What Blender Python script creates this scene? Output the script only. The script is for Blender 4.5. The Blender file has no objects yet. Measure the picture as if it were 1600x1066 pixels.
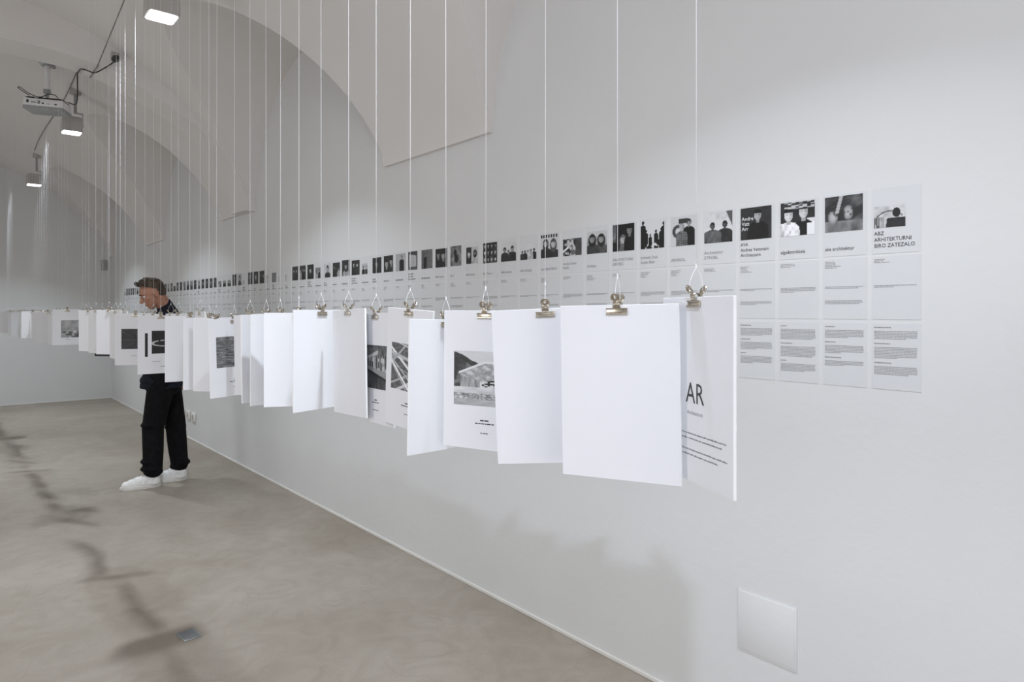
import bpy, bmesh, math, random
from mathutils import Vector, Matrix
R = random.Random(7)
PI = math.pi
sc = bpy.context.scene
COL = sc.collection
# ------------------------------------------------------------------ camera
CAMH = 1.5
FPX = 1040.0
cam = bpy.data.cameras.new('camera'); camo = bpy.data.objects.new('camera', cam); COL.objects.link(camo)
cam.sensor_width = 36; cam.lens = 36*FPX/1600; cam.shift_y = -46/1600
cam.clip_start = .02; cam.clip_end = 100
CY, SY = .762, .648
camo.location = (0, 0, CAMH); camo.rotation_euler = (PI/2, 0, -math.atan2(SY, CY))
sc.camera = camo
# ------------------------------------------------------------------ light / exposure
sc.view_settings.view_transform = 'Standard'; sc.view_settings.look = 'None'
sc.view_settings.exposure = -0.40; sc.view_settings.gamma = 1; sc.view_settings.use_curve_mapping = False
w = bpy.data.worlds.new('world'); sc.world = w; w.use_nodes = True
w.node_tree.nodes['Background'].inputs[0].default_value = (.8, .88, 1, 1)
w.node_tree.nodes['Background'].inputs[1].default_value = .3
def area(name, loc, direction, sx, sy, power, col, spread=PI):
    l = bpy.data.lights.new(name, 'AREA'); l.shape = 'RECTANGLE'; l.size = sx; l.size_y = sy
    l.energy = power; l.color = col; l.spread = spread
    o = bpy.data.objects.new(name, l); COL.objects.link(o); o.location = loc
    o.rotation_euler = Vector(direction).to_track_quat('-Z', 'Y').to_euler(); return o
W_BACK, W_LEFT, LAMP_R, LAMP_KEY, LAMP_L = 33, 6, 35, 62, 5
area('daylight_back_window', (-.5, -2.93, 1.75), (0, 1, 0), 2.6, 1.9, W_BACK, (.975, .96, 1.0))  # daylight from behind, carried by an added, unseen opening
LEFT_FILL = (1.52, 5.04, 8.4, 11.7)
for y in LEFT_FILL:
    area('daylight_side_window', (-2.13, y, 1.75), (1, 0, 0), 1.2, 1.3, W_LEFT*(3.8 if y < 2 else 2.0 if y < 6 else .9), (.965, .965, 1.0))  # fill light through windows added on the unseen left wall
# ------------------------------------------------------------------ helpers
def nodes(name, base=(.8,.8,.8), rough=.6, metal=0, spec=.5):
    m = bpy.data.materials.new(name); m.use_nodes = True
    b = m.node_tree.nodes['Principled BSDF']
    b.inputs['Base Color'].default_value = (*base, 1); b.inputs['Roughness'].default_value = rough
    b.inputs['Metallic'].default_value = metal; b.inputs['Specular IOR Level'].default_value = spec
    return m, m.node_tree, b
def mottled(name, c1, c2, scale=3, rough=.7, bump=0, bscale=60, metal=0, spec=.4, detail=6, stretch=None):
    m, t, b = nodes(name, c1, rough, metal, spec)
    N, L = t.nodes, t.links
    tc = N.new('ShaderNodeTexCoord'); mp = N.new('ShaderNodeMapping')
    if stretch: mp.inputs['Scale'].default_value = stretch
    L.new(tc.outputs['Object'], mp.inputs[0])
    n = N.new('ShaderNodeTexNoise'); n.inputs['Scale'].default_value = scale; n.inputs['Detail'].default_value = detail
    L.new(mp.outputs[0], n.inputs['Vector'])
    r = N.new('ShaderNodeValToRGB'); r.color_ramp.elements[0].position = .35; r.color_ramp.elements[1].position = .65
    r.color_ramp.elements[0].color = (*c1, 1); r.color_ramp.elements[1].color = (*c2, 1)
    L.new(n.outputs['Fac'], r.inputs[0]); L.new(r.outputs[0], b.inputs['Base Color'])
    if bump:
        n2 = N.new('ShaderNodeTexNoise'); n2.inputs['Scale'].default_value = bscale; n2.inputs['Detail'].default_value = 4
        L.new(tc.outputs['Object'], n2.inputs['Vector'])
        bp = N.new('ShaderNodeBump'); bp.inputs['Strength'].default_value = bump; bp.inputs['Distance'].default_value = .01
        L.new(n2.outputs['Fac'], bp.inputs['Height']); L.new(bp.outputs[0], b.inputs['Normal'])
    return m
M = {}
M['wall'] = mottled('white_wall_paint', (.70,.70,.695), (.725,.725,.72), 1.3, .75, .12, 25)
M['ceil'] = mottled('white_vault_paint', (.725,.70,.68), (.75,.725,.705), 1.1, .85, .1, 14)  # warm bounce light tinted into the white vault colour
M['base'] = mottled('white_skirting', (.76,.74,.70), (.8,.78,.74), 8, .5)
M['card'] = mottled('white_card', (.78,.78,.80), (.80,.80,.82), 5, .55)
M['edge'] = mottled('card_core', (.9,.9,.9), (.92,.92,.92), 20, .7)
M['black_card'] = mottled('black_card', (.02,.02,.022), (.03,.03,.03), 9, .6)
M['film'] = mottled('matt_print_film', (.665,.67,.675), (.68,.685,.69), 3, .6)
M['ink'] = mottled('dark_ink', (.05,.05,.055), (.07,.07,.075), 40, .6)
M['ink_light'] = mottled('grey_ink', (.27,.27,.275), (.32,.32,.325), 40, .6)
M['nickel'] = mottled('nickel_plate', (.42,.37,.30), (.60,.55,.47), 160, .27, metal=1)
M['thread'] = mottled('white_thread', (.86,.86,.88), (.92,.92,.93), 300, .35, spec=.6)
M['wire'] = mottled('dark_wire', (.03,.03,.03), (.05,.05,.05), 60, .5)
M['greywire'] = mottled('grey_wire', (.16,.155,.15), (.22,.21,.2), 60, .6)
M['lamp'] = mottled('lamp_casing', (.42,.40,.38), (.46,.44,.42), 12, .45)
M['grey_metal'] = mottled('brushed_grey_metal', (.33,.34,.34), (.42,.43,.43), 70, .4, metal=.6)
M['proj'] = mottled('projector_plastic', (.78,.78,.79), (.82,.82,.83), 30, .4)
M['proj_low'] = mottled('projector_grey_plastic', (.33,.34,.35), (.38,.39,.40), 30, .5)
M['dark_plastic'] = mottled('dark_plastic', (.02,.02,.02), (.035,.035,.035), 30, .5)
M['plate'] = mottled('blue_grey_cover', (.22,.24,.255), (.28,.30,.315), 25, .4, metal=.3)
M['skin'] = mottled('skin', (.38,.19,.125), (.45,.235,.16), 25, .55)
M['hair'] = mottled('brown_grey_hair', (.03,.021,.015), (.11,.08,.058), 45, .7, .6, 130, stretch=(1,1,.35))
M['sweater'] = mottled('navy_knit', (.010,.011,.018), (.018,.019,.028), 60, .9, .3, 300, spec=.15)
M['denim'] = mottled('black_denim', (.0035,.0035,.0045), (.007,.007,.008), 25, .9, .3, 200, spec=.15)
M['shoe'] = mottled('white_leather', (.78,.77,.75), (.84,.83,.81), 18, .45)
M['sole'] = mottled('rubber_sole', (.68,.66,.62), (.76,.74,.70), 30, .7)
m, t, b = nodes('lamp_lens', (1,1,1), .5); b.inputs['Emission Color'].default_value = (.95,.98,1,1); b.inputs['Emission Strength'].default_value = 14; M['lens'] = m
m, t, b = nodes('window_glass_lit', (.8,.8,.8), .3); b.inputs['Emission Color'].default_value = (1,.98,.95,1); b.inputs['Emission Strength'].default_value = 1.5; M['pane'] = m  # glowing glass of the added, unseen windows
# print: colour comes from the printed picture stored on the mesh
m, t, b = nodes('photo_print', (.5,.5,.5), .5)
a_ = t.nodes.new('ShaderNodeAttribute'); a_.attribute_name = 'ink'; t.links.new(a_.outputs['Color'], b.inputs['Base Color']); M['photo'] = m
# polished concrete floor
def floor_mat():
    m, t, b = nodes('polished_concrete', (.4,.38,.35), .42); N, L = t.nodes, t.links
    tc = N.new('ShaderNodeTexCoord')
    def noise(s, d, dist=0):
        n = N.new('ShaderNodeTexNoise'); n.inputs['Scale'].default_value = s; n.inputs['Detail'].default_value = d; n.inputs['Distortion'].default_value = dist
        L.new(tc.outputs['Object'], n.inputs['Vector']); return n
    def ramp(src, p0, c0, p1, c1):
        r = N.new('ShaderNodeValToRGB'); r.color_ramp.elements[0].position = p0; r.color_ramp.elements[1].position = p1
        r.color_ramp.elements[0].color = (*c0, 1); r.color_ramp.elements[1].color = (*c1, 1); L.new(src, r.inputs[0]); return r
    def mix(a, b2, fac=.5, typ='MULTIPLY'):
        x = N.new('ShaderNodeMix'); x.data_type = 'RGBA'; x.blend_type = typ; x.inputs[0].default_value = fac
        L.new(a, x.inputs[6]); L.new(b2, x.inputs[7]); return x.outputs[2]
    big = ramp(noise(.9, 8, 1.2).outputs['Fac'], .3, (.30,.255,.205), .7, (.385,.338,.287))
    mid = ramp(noise(4.5, 9, 2.0).outputs['Fac'], .3, (.84,.83,.80), .62, (1,1,1))
    fine = ramp(noise(120, 3).outputs['Fac'], .3, (.88,.88,.87), .6, (1,1,1))
    c = mix(big.outputs[0], mid.outputs[0], .8); c = mix(c, fine.outputs[0], .7)
    v = N.new('ShaderNodeTexNoise'); v.inputs['Scale'].default_value = 1.1; v.inputs['Detail'].default_value = 3; L.new(tc.outputs['Object'], v.inputs['Vector'])
    # hairline cracks: narrow band of a noise field
    cr = N.new('ShaderNodeMath'); cr.operation = 'SUBTRACT'; cr.inputs[1].default_value = .5; L.new(v.outputs['Fac'], cr.inputs[0])
    ab = N.new('ShaderNodeMath'); ab.operation = 'ABSOLUTE'; L.new(cr.outputs[0], ab.inputs[0])
    ck = ramp(ab.outputs[0], 0, (.8,.78,.76), .004, (1,1,1)); c = mix(c, ck.outputs[0], .35)
    L.new(c, b.inputs['Base Color'])
    rr = N.new('ShaderNodeMapRange'); rr.inputs[3].default_value = .34; rr.inputs[4].default_value = .55; L.new(noise(3, 5).outputs['Fac'], rr.inputs[0]); L.new(rr.outputs[0], b.inputs['Roughness'])
    bp = N.new('ShaderNodeBump'); bp.inputs['Strength'].default_value = .08; bp.inputs['Distance'].default_value = .01
    L.new(noise(90, 4).outputs['Fac'], bp.inputs['Height']); L.new(bp.outputs[0], b.inputs['Normal'])
    return m
M['floor'] = floor_mat()

def obj(name, bm, mat, parent=None, smooth=False, angle=None, loc=None):
    if isinstance(bm, bmesh.types.BMesh):
        me = bpy.data.meshes.new(name); bm.to_mesh(me); bm.free()
    else: me = bm
    if mat is not None:
        me.materials.clear()
        for mm in (mat if isinstance(mat, (list, tuple)) else [mat]): me.materials.append(mm)
    if smooth or angle:
        me.shade_smooth()
        if angle: me.set_sharp_from_angle(angle=math.radians(angle))
    o = bpy.data.objects.new(name, me); COL.objects.link(o)
    if parent: o.parent = parent
    if loc: o.location = loc
    return o
def empty(name, loc=(0,0,0), rot=(0,0,0)):
    o = bpy.data.objects.new(name, None); COL.objects.link(o); o.location = loc; o.rotation_euler = rot; o.empty_display_size = .05; return o
def tag(o, label, cat, group=None):
    o['label'] = label; o['category'] = cat
    if group: o['group'] = group
    return o
def box(bm, x0, x1, y0, y1, z0, z1, bev=0, mat=0, M4=None):
    r = bmesh.ops.create_cube(bm, size=1)
    vs = r['verts']
    for v in vs:
        v.co = Vector(((x0+x1)/2+v.co.x*(x1-x0), (y0+y1)/2+v.co.y*(y1-y0), (z0+z1)/2+v.co.z*(z1-z0)))
    fs = set(f for v in vs for f in v.link_faces)
    for f in fs: f.material_index = mat
    if bev:
        es = list(set(e for v in vs for e in v.link_edges))
        rr = bmesh.ops.bevel(bm, geom=es, offset=bev, segments=2, profile=.5, affect='EDGES')
        vs = list(set(v for f in rr['faces'] for v in f.verts) | set(v for v in vs if v.is_valid))
    if M4 is not None: bmesh.ops.transform(bm, matrix=M4, verts=[v for v in vs if v.is_valid])
    return vs
def cone(bm, p0, r0, p1, r1, seg=12, caps=True):
    p0, p1 = Vector(p0), Vector(p1); d = p1-p0; L = d.length
    q = d.to_track_quat('Z', 'Y').to_matrix().to_4x4()
    bmesh.ops.create_cone(bm, cap_ends=caps, segments=seg, radius1=r0, radius2=r1, depth=L, matrix=Matrix.Translation((p0+p1)/2) @ q)
def ball(bm, p, r, s=(1,1,1), seg=14, rot=None):
    mt = Matrix.Translation(p)
    if rot is not None: mt = mt @ rot
    bmesh.ops.create_uvsphere(bm, u_segments=seg, v_segments=max(6, seg//2+2), radius=r, matrix=mt @ Matrix.Diagonal((*s, 1)))
def tube(bm, pts, r, seg=6, sub=1):
    P = [Vector(p) for p in pts]
    if sub > 1:   # catmull-rom
        Q = []
        for i in range(len(P)-1):
            a, b_, c, d = P[max(i-1,0)], P[i], P[i+1], P[min(i+2,len(P)-1)]
            for k in range(sub):
                t_ = k/sub
                Q.append(.5*((2*b_)+(c-a)*t_+(2*a-5*b_+4*c-d)*t_*t_+(3*b_-a-3*c+d)*t_**3))
        Q.append(P[-1]); P = Q
    rings = []
    up = Vector((.31,.22,.92))
    for i, p in enumerate(P):
        d = (P[min(i+1,len(P)-1)]-P[max(i-1,0)]).normalized()
        x = d.cross(up)
        if x.length < .15: x = d.cross(Vector((1,0,0)))
        x.normalize(); y = d.cross(x)
        rings.append([bm.verts.new(p+r*(math.cos(2*PI*k/seg)*x+math.sin(2*PI*k/seg)*y)) for k in range(seg)])
    for a, b_ in zip(rings, rings[1:]):
        for k in range(seg): bm.faces.new((a[k], a[(k+1)%seg], b_[(k+1)%seg], b_[k]))
    bm.faces.new(rings[0][::-1]); bm.faces.new(rings[-1])
def struct(o): o['kind'] = 'structure'; return o

# ------------------------------------------------------------------ the room
WX = 2.19; FAR = 13.3; BACK = -3.0
SPR = CAMH+.94
BR, BZ = 2.3706, CAMH+.03
FEET = [(-.79+.0, .31), (2.73, 3.83), (6.25, 7.2), (9.6, 10.6)]
LUN = [(-3.2, -.79), (.31, 2.73), (3.83, 6.25), (7.2, 9.6), (10.6, 13.05)]
def barrel(x): return BZ+math.sqrt(max(0, BR*BR-x*x))
def cross(y):
    for a, b_ in LUN:
        if a < y < b_:
            wv = (y-(a+b_)/2)/((b_-a)/2)
            return SPR+1.16*math.sqrt(max(0, 1-wv*wv))
    return SPR
def ceil_z(x, y): return max(barrel(x), cross(y))
def vault():
    ys = set([BACK, FAR])
    for a, b_ in LUN:
        for k in range(49):
            th = PI*k/48; ys.add((a+b_)/2-math.cos(th)*(b_-a)/2)
    ys = sorted(y for y in ys if BACK <= y <= FAR)
    yy = []
    for y in ys:
        if not yy or y-yy[-1] > 1e-5: yy.append(y)
    bm = bmesh.new(); cols = []
    XF = 2.165
    for y in yy:
        c = cross(y)
        xg = min(XF, math.sqrt(max(0, BR*BR-(c-BZ)**2)))
        half = [(WX+.001, c)]
        for k in range(1, 9): half.append((XF+(xg-XF)*k/8 if k else XF, c))
        half[1] = (XF, c)
        a0 = math.asin(min(1, xg/BR))
        for k in range(0, 29):
            a = a0*(1-k/28)
            half.append((BR*math.sin(a), BZ+BR*math.cos(a)))
        pts = half+[(-x, z) for x, z in half[-2::-1]]
        cols.append([bm.verts.new((x, y, z)) for x, z in pts])
    for a, b_ in zip(cols, cols[1:]):
        for k in range(len(a)-1):
            if (a[k].co-a[k+1].co).length < 1e-6 and (b_[k].co-b_[k+1].co).length < 1e-6: continue
            bm.faces.new((a[k], b_[k], b_[k+1], a[k+1]))
    bmesh.ops.remove_doubles(bm, verts=bm.verts, dist=1e-5)
    return bm
struct(obj('ceiling', vault(), M['ceil'], angle=27))
bm = bmesh.new(); box(bm, WX, WX+.25, BACK-.25, FAR+.25, -.1, 3.9); struct(obj('wall_right', bm, M['wall']))
bm = bmesh.new(); box(bm, -WX-.25, -WX, BACK-.25, FAR+.25, -.1, 3.9); struct(obj('wall_left', bm, M['wall']))
bm = bmesh.new(); box(bm, -WX, WX, FAR, FAR+.25, -.1, 4.2); struct(obj('wall_far', bm, M['wall']))
bm = bmesh.new(); box(bm, -WX, WX, BACK-.25, BACK, -.1, 4.2); struct(obj('wall_back', bm, M['wall']))
bm = bmesh.new(); box(bm, -WX-.25, WX+.25, BACK-.25, FAR+.25, -.2, 0); struct(obj('floor', bm, M['floor']))
# transverse rib between the second and third bay
def rib(y0, y1):
    prof = [(2.088,SPR-.008),(2.082,SPR+.12),(2.045,SPR+.26),(1.97,SPR+.40),(1.85,SPR+.545),(1.70,SPR+.68),(1.5,SPR+.81),(1.195,SPR+.96),(.95,SPR+1.045),(.70,SPR+1.09),(.3,SPR+1.105),(0,SPR+1.11)]
    # smooth
    P = [Vector((x, 0, z)) for x, z in prof]; Q = []
    for i in range(len(P)-1):
        a, b_, c, d = P[max(i-1,0)], P[i], P[i+1], P[min(i+2,len(P)-1)]
        for k in range(4):
            t_ = k/4; Q.append(.5*((2*b_)+(c-a)*t_+(2*a-5*b_+4*c-d)*t_*t_+(3*b_-a-3*c+d)*t_**3))
    Q.append(P[-1]); half = [(q.x, q.z) for q in Q]
    pts = half+[(-x, z) for x, z in half[-2::-1]]
    bm = bmesh.new(); rows = []
    for (x, z) in pts:
        xo = x*1.2 if abs(x) < 1.9 else math.copysign(2.25, x)
        zo = max(z+.02, barrel(min(abs(x)*1.2, 2.2))+.25) if abs(x) < 2.08 else z+.02
        if abs(x) >= 2.08: zo = z
        rows.append([bm.verts.new((x, y0, z)), bm.verts.new((x, y1, z)), bm.verts.new((xo, y1, zo)), bm.verts.new((xo, y0, zo))])
    for a, b_ in zip(rows, rows[1:]):
        for k in range(4): bm.faces.new((a[k], a[(k+1)%4], b_[(k+1)%4], b_[k]))
    bm.faces.new(rows[0][::-1]); bm.faces.new(rows[-1])
    bmesh.ops.recalc_face_normals(bm, faces=bm.faces)
    return bm
struct(obj('trim_1', rib(6.25, 6.62), M['ceil'], angle=30))
bm = bmesh.new(); box(bm, WX-.009, WX, BACK, FAR, 0, .018, .003); struct(obj('baseboard_right', bm, M['base']))
bm = bmesh.new(); box(bm, -WX+.01, WX-.01, FAR-.009, FAR, 0, .018, .003); struct(obj('baseboard_far', bm, M['base']))
# unseen windows added for fill light, in the left and back walls
wn = 0
def window(cx, cy, wid, hei, zc, axis):
    global wn; wn += 1
    o = empty('window_%d' % wn, (cx, cy, zc), (0, 0, 0 if axis == 'y' else PI/2)); struct(o)
    bm = bmesh.new(); f = .06
    for (x0,x1,z0,z1) in ((-wid/2-f,wid/2+f,hei/2,hei/2+f), (-wid/2-f,wid/2+f,-hei/2-f,-hei/2), (-wid/2-f,-wid/2,-hei/2,hei/2), (wid/2,wid/2+f,-hei/2,hei/2), (-.02,.02,-hei/2,hei/2)):
        box(bm, x0, x1, -.03, .03, z0, z1, .005)
    obj('window_frame', bm, M['base'], o)
    bm = bmesh.new(); box(bm, -wid/2, wid/2, -.004, .004, -hei/2, hei/2); obj('pane', bm, M['pane'], o)
for y in LEFT_FILL: window(-2.165, y, 1.25, 1.35, 1.75, 'x')
window(-.5, -2.975, 2.7, 2.0, 1.75, 'y')

# ------------------------------------------------------------------ prints
def grid_print(name, x0, x1, z0, z1, y, n, m_, fn):
    """flat printed picture on a grid; fn(u,v) -> grey 0..1 (sRGB-like), v up"""
    verts = []; cols = []
    for j in range(m_+1):
        for i in range(n+1):
            u, v = i/n, j/m_
            verts.append((x0+(x1-x0)*u, y, z0+(z1-z0)*v))
            g = max(.02, min(.97, fn(u, v))); cols.append(g**2.2)
    faces = [(j*(n+1)+i, j*(n+1)+i+1, (j+1)*(n+1)+i+1, (j+1)*(n+1)+i) for j in range(m_) for i in range(n)]
    me = bpy.data.meshes.new(name); me.from_pydata(verts, [], faces)
    at = me.color_attributes.new('ink', 'FLOAT_COLOR', 'POINT')
    buf = []
    for g in cols: buf += [g, g, g*1.01, 1]
    at.data.foreach_set('color', buf)
    me.materials.append(M['photo']); return me
def h2(i, j, s=0):
    x = math.sin(i*127.1+j*311.7+s*74.7)*43758.5453; return x-math.floor(x)
def vn(x, y, s=0):
    i, j = math.floor(x), math.floor(y); fx, fy = x-i, y-j
    fx, fy = fx*fx*(3-2*fx), fy*fy*(3-2*fy)
    return (h2(i,j,s)*(1-fx)+h2(i+1,j,s)*fx)*(1-fy)+(h2(i,j+1,s)*(1-fx)+h2(i+1,j+1,s)*fx)*fy
def fbm(x, y, s=0): return (vn(x,y,s)*.55+vn(x*2.1,y*2.1,s+1)*.28+vn(x*4.3,y*4.3,s+2)*.17)
def ell(u, v, cx, cy, rx, ry): return ((u-cx)/rx)**2+((v-cy)/ry)**2 < 1
def figure(u, v, cx, hy, r, skin, hair, cloth, asp=1.0, wide=2.3, long=False):
    """head at (cx,hy) radius r and shoulders below; returns grey or None"""
    if ell(u, v, cx, hy, r*.78, r*1.05):
        if v > hy+r*.45: return hair
        e = math.exp(-((v-hy-r*.12)/(r*.16))**2-((abs(u-cx)-r*.33)/(r*.2))**2); mo = math.exp(-((v-hy+r*.52)/(r*.1))**2-((u-cx)/(r*.25))**2)
        return skin*(.92-.22*e-.15*mo-.25*max(0,(u-cx)/r)+.12*vn((u-cx)/r*3+5, v*12))
    if long and ell(u, v, cx, hy-r*.35, r*1.15, r*1.75): return hair
    if ell(u, v, cx, hy+r*.15, r*.95, r*1.15): return hair
    if abs(u-cx) < r*.38 and hy-r*1.6 < v < hy: return skin*.8
    if v < hy-r*1.15:
        dv = (hy-r*1.15-v)/(r*1.7); wv = r*wide*(math.sqrt(max(0, 1-(1-min(1, dv))**2))*.75+.25*min(1, dv*2))
        if abs(u-cx) < wv: return cloth*(.75+.5*vn(u*14, v*9, 3))
    return None
def portrait(figs, bg, seed=0, extra=None):
    def f(u, v):
        if extra:
            g = extra(u, v)
            if g is not None: return g
        for fg in figs:
            g = figure(u, v, *fg)
            if g is not None: return g
        return bg(u, v) if callable(bg) else bg+.08*(fbm(u*4, v*4, seed)-.5)
    return f
def ph0(u, v):
    if ell(u,v,.72,.66,.13,.22) : return .12
    if v < .42 and abs(u-.72) < .30+.1*(.42-v): return .13+.06*vn(u*9,v*9)
    if ell(u,v,.95,.2,.1,.3): return .85
    if u < .3 and v < .5 and (u*14) % 1 < .5: return .3
    return .62+.3*fbm(u*9,v*7,2)-(.35 if abs(((u-.5)**2+(v-.3)**2)**.5-.45) < .03 else 0)
def ph1(u, v):
    g = .18+.5*max(0, fbm(u*2+v*1.4, v*5-u*3, 5)-.35)
    for cx, cy in ((.22,.42),(.62,.52)):
        d = math.hypot((u-cx)/.13, (v-cy)/.2)
        if d < 1: g = max(g, .72-.25*d*d-(.25 if vn(u*16,v*13) > .62 else 0))
    if abs((u-.38)-(v-.75)*.25) < .05 and v > .5: g = .68
    if v < .3: g = max(g, .25+.4*fbm(u*5, v*3, 8))
    return g
def ph2(u, v):
    if u > .12 and v > .80 and h2(int(u*9), int(v*30), 4) > .5: return .75
    g = figure(u, v, .24, .62, .17, .85, .12, .9, 1, 1.9)
    if g is not None: return g
    g = figure(u, v, .68, .68, .17, .8, .1, .1, 1, 1.7)
    if g is not None and not (v < .35 and .75 < u): return g
    if v < .38: return .93 if u < .45 or u > .78 else .2
    if v < .5 and u > .78: return .85
    return .12+.12*fbm(u*6, v*6, 3)
def ph3(u, v):
    g = figure(u, v, .56, .74, .15, .68, .1, .1, 1, 2.3)
    if g is not None: return g
    return .18+.05*vn(u*5, v*5)
def ph4(u, v):
    if u > .78 and (1-v) < (u-.78)*2.2+.0: return .35
    if u > .8 and v > .62 and (v-.62) > (1-u)*1.7: return .38
    g = figure(u, v, .30, .55, .10, .35, .12, .36, 1, 3.2)
    if g is not None: return g
    g = figure(u, v, .74, .57, .10, .3, .1, .18, 1, 2.7)
    if g is not None: return g
    return .84-.25*max(0, fbm(u*4, v*5, 6)-.5) if v > .5 else .86
def ph5(u, v):
    if .3 < u < .66 and .76 < v < .93: return .22
    g = figure(u, v, .42, .64, .11, .7, .6, .4 if (u*26) % 2 > 1 or (v*26) % 2 > 1 else .25, 1, 2.1)
    if g is not None: return g
    if u < .33 and abs(math.hypot(u-.28, v-.5)-.17) < .06: return .28
    g = figure(u, v, .70, .78, .10, .6, .12, .08, 1, 2.2)
    if g is not None: return g
    return .80
def ph6(u, v):
    for cx, hy, r in ((.10,.93,.06),(.23,.63,.045),(.42,.47,.04),(.66,.6,.045),(.88,.65,.045),(.99,.85,.06)):
        g = figure(u, v, cx, hy, r, .08, .06, .08, 1, 2.0)
        if g is not None and not (v < .2 and vn(u*13, v*8) > .72): return .08
    if v < .3 and vn(u*9, v*5, 3) < .5: return .1
    return .84
def ph7(u, v):
    g = figure(u, v, .78, .76, .15, .5, .05, .05, 1, 1.6)
    if g is not None: return g
    if abs(u-.76) < .05 and .4 < v < .62: return .8
    g = figure(u, v, .48, .42, .14, .75, .4, .35, 1, 1.2, True)
    if g is not None: return g
    if u < .15 and v > .35: return .25+.3*vn(u*12, v*12)
    return .06
ph8 = portrait([(.27,.66,.17,.55,.12,.22,1,2.0,True),(.72,.64,.17,.6,.15,.3,1,2.0,True)], lambda u,v: .78 if v > .75 and vn(u*10,v*14) < .75 else .5+.3*vn(u*8,v*8))
def ph9(u, v):
    if u > .68: return .22+.1*vn(u*4, v*8)
    if abs(u-.5-.1*math.sin(v*6)) < .17 and v < .95: return .75-.35*(vn(u*12, v*7) > .6)
    if abs(v-.25-u*.9) < .07 and u < .3: return .9
    return .15+.5*(vn(u*7, v*6, 4) > .62)
ph10 = portrait([(.28,.62,.15,.7,.2,.15,1,2.3,True),(.73,.58,.17,.75,.3,.18,1,2.3,True)], lambda u,v: .15 if v > .86 and (u*7) % 1 < .6 else .8)
ph11 = portrait([(.13,.42,.06,.4,.1,.2),(.3,.44,.06,.4,.1,.1),(.48,.46,.06,.6,.2,.75),(.66,.48,.06,.6,.2,.7),(.86,.5,.07,.4,.1,.1)], .84)
ph12 = portrait([(.25,.62,.11,.5,.1,.16,1,2.3),(.5,.5,.09,.6,.1,.2,1,1.6),(.76,.66,.12,.6,.12,.15,1,2.3)], .82)
def ph13(u, v):
    cu, cv = (u*4) % 1, (v*3) % 1; k = h2(int(u*4), int(v*3), 9)
    g = figure(cu, cv, .5, .58, .26, .5+.4*k, .1, .2, 1, 1.6)
    return g if g is not None else (.1 if (int(u*4)+int(v*3)) % 2 else .45*k)
def ph14(u, v):
    if u < .46:
        g = figure(u, v, .24, .6, .15, .8, .2, .14); return g if g is not None else .2
    g = figure(u, v, .76, .64, .14, .45, .08, .68, 1, 2, True); return g if g is not None else .74
def ph15(u, v):
    if ell(u,v,.45,.62,.14,.22) or ell(u,v,.55,.35,.18,.2): return .1
    return .3+.5*(fbm(u*6, v*6, 12)-.2)
ph16 = portrait([(.25,.66,.17,.5,.1,.1),(.68,.62,.2,.62,.1,.15)], .13)
def ph17(u, v):
    if abs(u-.34) < .13 and v < .62: return .08
    return .28+.12*vn(u*18, v*22) + .08*u
def ph18(u, v):
    if v < .16: return .35
    if .1 < u < .9 and v < .82-.12*u+.05: return .68 if not (.5 < u < .62 and int(v*20) % 4 == 0) else .45
    return .25
ph19 = portrait([(.62,.78,.09,.6,.15,.1,1,2.6)], .66)
ph20 = portrait([(.32,.5,.22,.62,.1,.15),(.8,.62,.2,.6,.12,.2)], .15)
def gen(seed):
    rr = random.Random(seed); k = rr.random()
    n = rr.choice((1,1,2,2,3)); dark = rr.random() < .62
    figs = []
    for q in range(n):
        cx = (q+.5)/n+rr.uniform(-.06,.06); figs.append((cx, rr.uniform(.55,.72), .3/n**.7*.62, rr.uniform(.45,.8), rr.uniform(.08,.25), rr.choice((.1,.15,.2,.6)), 1, 2.1, rr.random() < .4))
    return portrait(figs, rr.uniform(.10,.25) if dark else rr.uniform(.5,.78), seed)
NEAR = [ph0,ph1,ph2,ph3,ph4,ph5,ph6,ph7,ph8,ph9,ph10,ph11,ph12,ph13,ph14,ph15,ph16,ph17,ph18,ph19,ph20]

def text_mesh(lines, size, x, z, y, align='LEFT', lead=1.15, condense=1.0):
    """lines of lettering as one flat mesh in the local xz plane, facing -y; z is the baseline of the LAST line"""
    cu = bpy.data.curves.new('lettering', 'FONT'); cu.body = '\n'.join(lines); cu.size = size; cu.align_x = align
    cu.space_line = lead; cu.resolution_u = 2; cu.fill_mode = 'FRONT'
    o = bpy.data.objects.new('lettering', cu); COL.objects.link(o)
    dg = bpy.context.evaluated_depsgraph_get()
    me = bpy.data.meshes.new_from_object(o.evaluated_get(dg))
    bpy.data.objects.remove(o)
    off = (len(lines)-1)*size*lead
    for v in me.vertices: v.co = Vector((x+v.co.x*condense, y, z+off+v.co.y))
    return me
def dash_lines(bm, rr, x0, wmax, z, n, pitch, th, y, ragged=.25, unit=.004, center=False):
    for k in range(n):
        ln = wmax*(1 if (n > 1 and k < n-1 and ragged < .3) else rr.uniform(.35, .95))*(1-ragged*rr.random()*.15)
        x = x0+(wmax-ln)/2 if center else x0; xe = x+ln
        while x < xe-.002:
            wl = min(rr.uniform(.6, 2.6)*unit, xe-x)
            vs = [bm.verts.new(p) for p in ((x,y,z-k*pitch), (x+wl,y,z-k*pitch), (x+wl,y,z-k*pitch+th), (x,y,z-k*pitch+th))]
            bm.faces.new(vs); x += wl+unit*.32
ORD = ['nearest','second','third','fourth','fifth','sixth','seventh','eighth','ninth','tenth','eleventh','twelfth','thirteenth','fourteenth','fifteenth','sixteenth','seventeenth','eighteenth','nineteenth','twentieth']
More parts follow.
